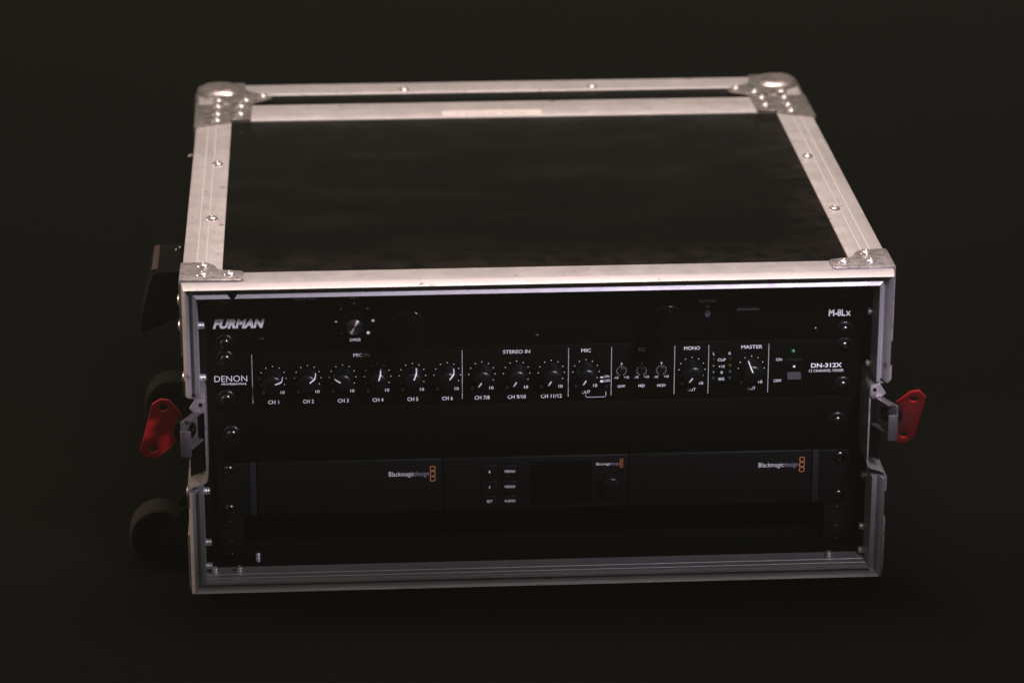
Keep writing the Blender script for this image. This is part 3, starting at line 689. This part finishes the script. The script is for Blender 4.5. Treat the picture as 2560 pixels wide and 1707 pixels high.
me = MB().prism([(-62.4, -2.4), (-71.3, -1.6), (-76.4, -4.6), (-77.2, -4.4), (-80.6, -.9), (-62.4, -.9)], lambda a, b, t: (t, b, a), 189.7, 200.4).mesh(M_PANEL); bevel_mesh(me, .3); rk = part('rocker', me, sw)
MB().prism([(-71.6, -1.9), (-71.6, -2.05), (-76.3, -4.8), (-76.4, -4.65)], lambda a, b, t: (t, b, a), 189.9, 200.2).build('rocker_lit_strip', M_ROCK, rk)  # lit lower facet painted as a paler strip over the rocker
MB().lathe([(0, .06), (.95, .06)], lambda a, b, h: (195.0+a, -2.16-.09*b, -66.9+b), 20).build('white_dot', M_WHITE, rk, 0)

# ================================================================== UNIT 3: BLANK PANEL
bp = thing('blank_panel', (0, 1.5, -135), 'plain black blank rack panel between the mixer and the converter shelf', 'blank panel')
MB().box(-241.3, 241.3, -.2, 2.8, -134.8, -92.0, .45).build('panel', M_PANEL, bp)
rack_screw(bp, -229.4, -112.2); rack_screw(bp, 229.6, -112.2)

# ================================================================== UNIT 4: CONVERTER SHELF
sh = thing('rack_shelf', (0, 80, -179), 'black rack shelf with screwed ears holding three faceplates below the blank panel', 'rack shelf')
MB().box(-214, 214, 4, 190, -179.2, -177.9, .3).build('tray', M_STEELB, sh)
for s in (-1, 1):
    MB().box(*sorted((s*241.2, s*216.8)), 0, 2.6, -179.0, -136.4, .6, 3).build('mounting_ear', M_PANEL2, sh)
    MB().box(*sorted((s*216.6, s*211.9)), -1.6, 60, -178.6, -135.6, .4).build('side_bracket', M_STRIP, sh)
    for z in (-141.4, -173.2): rack_screw(sh, s*232.6, z, False)
def logo(parent, x, z, wd, cap, lx, lz, hw, hh, pitch, y):
    full, f1 = text_verts('Blackmagicdesign', x, z, wd, cap, y, bold=-.002)
    # colour the last six letters grey: split by x
    xs = x+wd*.632
    def sub(keep):
        idx = {}; v = []; f = []
        for p in f1:
            cx = sum(full[i][0] for i in p)/len(p)
            if keep(cx): f.append(tuple(idx.setdefault(i, len(idx)) for i in p))
        v = [None]*len(idx)
        for i, j in idx.items(): v[j] = full[i]
        return MB().add(v, f)
    a = sub(lambda c: c < xs); b = sub(lambda c: c >= xs)
    a.build('lettering', M_WHITE, parent, 0); b.build('lettering', M_GREY, parent, 0)
    for k in (-1, 0, 1):
        o = MB(); ring_outline(o, lx, lz+k*pitch, hw, hh, hw*.5, hw*.24, y); o.build('emblem_square', M_ORANGE, parent, 0)
def faceplate(name, x0, x1, label, cat, group=None):
    t = thing(name, ((x0+x1)/2, 10, -178), label, cat, group)
    MB().box(x0, x1, -2.0, 12, -178.2, -135.2, .9, 3).build('faceplate', M_PANEL2, t)
    return t
f1_ = faceplate('filler_plate', -210.6, -70.9, 'long black filler plate with orange emblem left of the converter buttons', 'filler plate', 'filler plates on the rack shelf')
logo(f1_, -111.6, -148.9, 30.4, 3.75, -78.4, -147.3, 2.0, 1.95, 4.2, -2.12)
f2_ = faceplate('filler_plate', 71.0, 211.0, 'long black filler plate with orange emblem right of the converter dial', 'filler plate', 'filler plates on the rack shelf')
logo(f2_, 170.2, -148.5, 30.4, 3.75, 203.5, -146.9, 2.0, 1.95, 4.2, -2.12)
cv = faceplate('video_converter', -70.2, 70.4, 'black video converter with six square buttons, dark screen and dial in the shelf middle', 'video converter')
logo(cv, 46.0, -143.7, 17.4, 2.15, 65.1, -142.3, 1.15, 1.12, 2.42, -2.12)
L = Print()
for cx, names in ((-35.3, ('1', '2', 'SET')), (-19.9, ('MENU', 'VIDEO', 'AUDIO'))):
    for (z1, h), nm in zip(((-141.2, 10.6), (-154.2, 10.0), (-166.3, 9.6)), names):
        MB().box(cx-6.7, cx+6.7, -2.15, -1.9, z1-h-.7, z1+.7, .05).build('button_bezel', M_GLOSS, cv)
        MB().box(cx-5.9, cx+5.9, -3.6, -1.9, z1-h, z1, .7, 3).build('button', M_PANEL2, cv)
        wdt = {'1': .9, '2': 1.3, 'SET': 4.4, 'MENU': 7.7, 'VIDEO': 8.0, 'AUDIO': 8.5}[nm]
        word(L, nm, cx, {0: -147.3, 1: -159.9, 2: -171.6}[names.index(nm)], wdt, 2.0, -3.72, align='C', bold=.006)
L.build(cv)
sc = MB()
for a in ((-5.0, 43.0, -139.2, -138.6), (-5.0, 43.0, -175.9, -175.3), (-5.0, -4.4, -175.3, -139.2), (42.4, 43.0, -175.3, -139.2)): sc.box(a[0], a[1], -2.5, -1.9, a[2], a[3], .15)
b = sc.build('screen_bezel', M_PANEL2, cv)
MB().box(-4.35, 42.35, -2.2, -1.9, -175.25, -139.25, .05).build('screen', M_GLOSS, b)
MB().lathe([(0, 8.6), (3.0, 8.3), (5.8, 8.6), (6.9, 8.1), (7.3, 7.2), (7.6, 0)], FRONT(57.0, -158.6, -2.0), 40).build('control_dial', M_KNOB, cv, 45)

# ================================================================== AIR: thin haze volume added to lift the blacks
hz_m = bpy.data.materials.new('black_lift_haze'); hz_m.use_nodes = True; nt = hz_m.node_tree
for n in list(nt.nodes):
    if n.type != 'OUTPUT_MATERIAL': nt.nodes.remove(n)
pv = nt.nodes.new('ShaderNodeVolumePrincipled'); pv.inputs['Color'].default_value = (.74, .80, .64, 1)
pv.inputs['Density'].default_value = HAZE; pv.inputs['Anisotropy'].default_value = .85
nt.links.new(pv.outputs[0], [n for n in nt.nodes if n.type == 'OUTPUT_MATERIAL'][0].inputs['Volume'])
hb = MB().box(-5400, 5400, -4400, 5400, -ZO-1000, 900)
hz = hb.build('haze', hz_m, None, 0); hz['kind'] = 'stuff'; hz['label'] = 'thin even haze added to lift the blacks'; hz['category'] = 'haze'
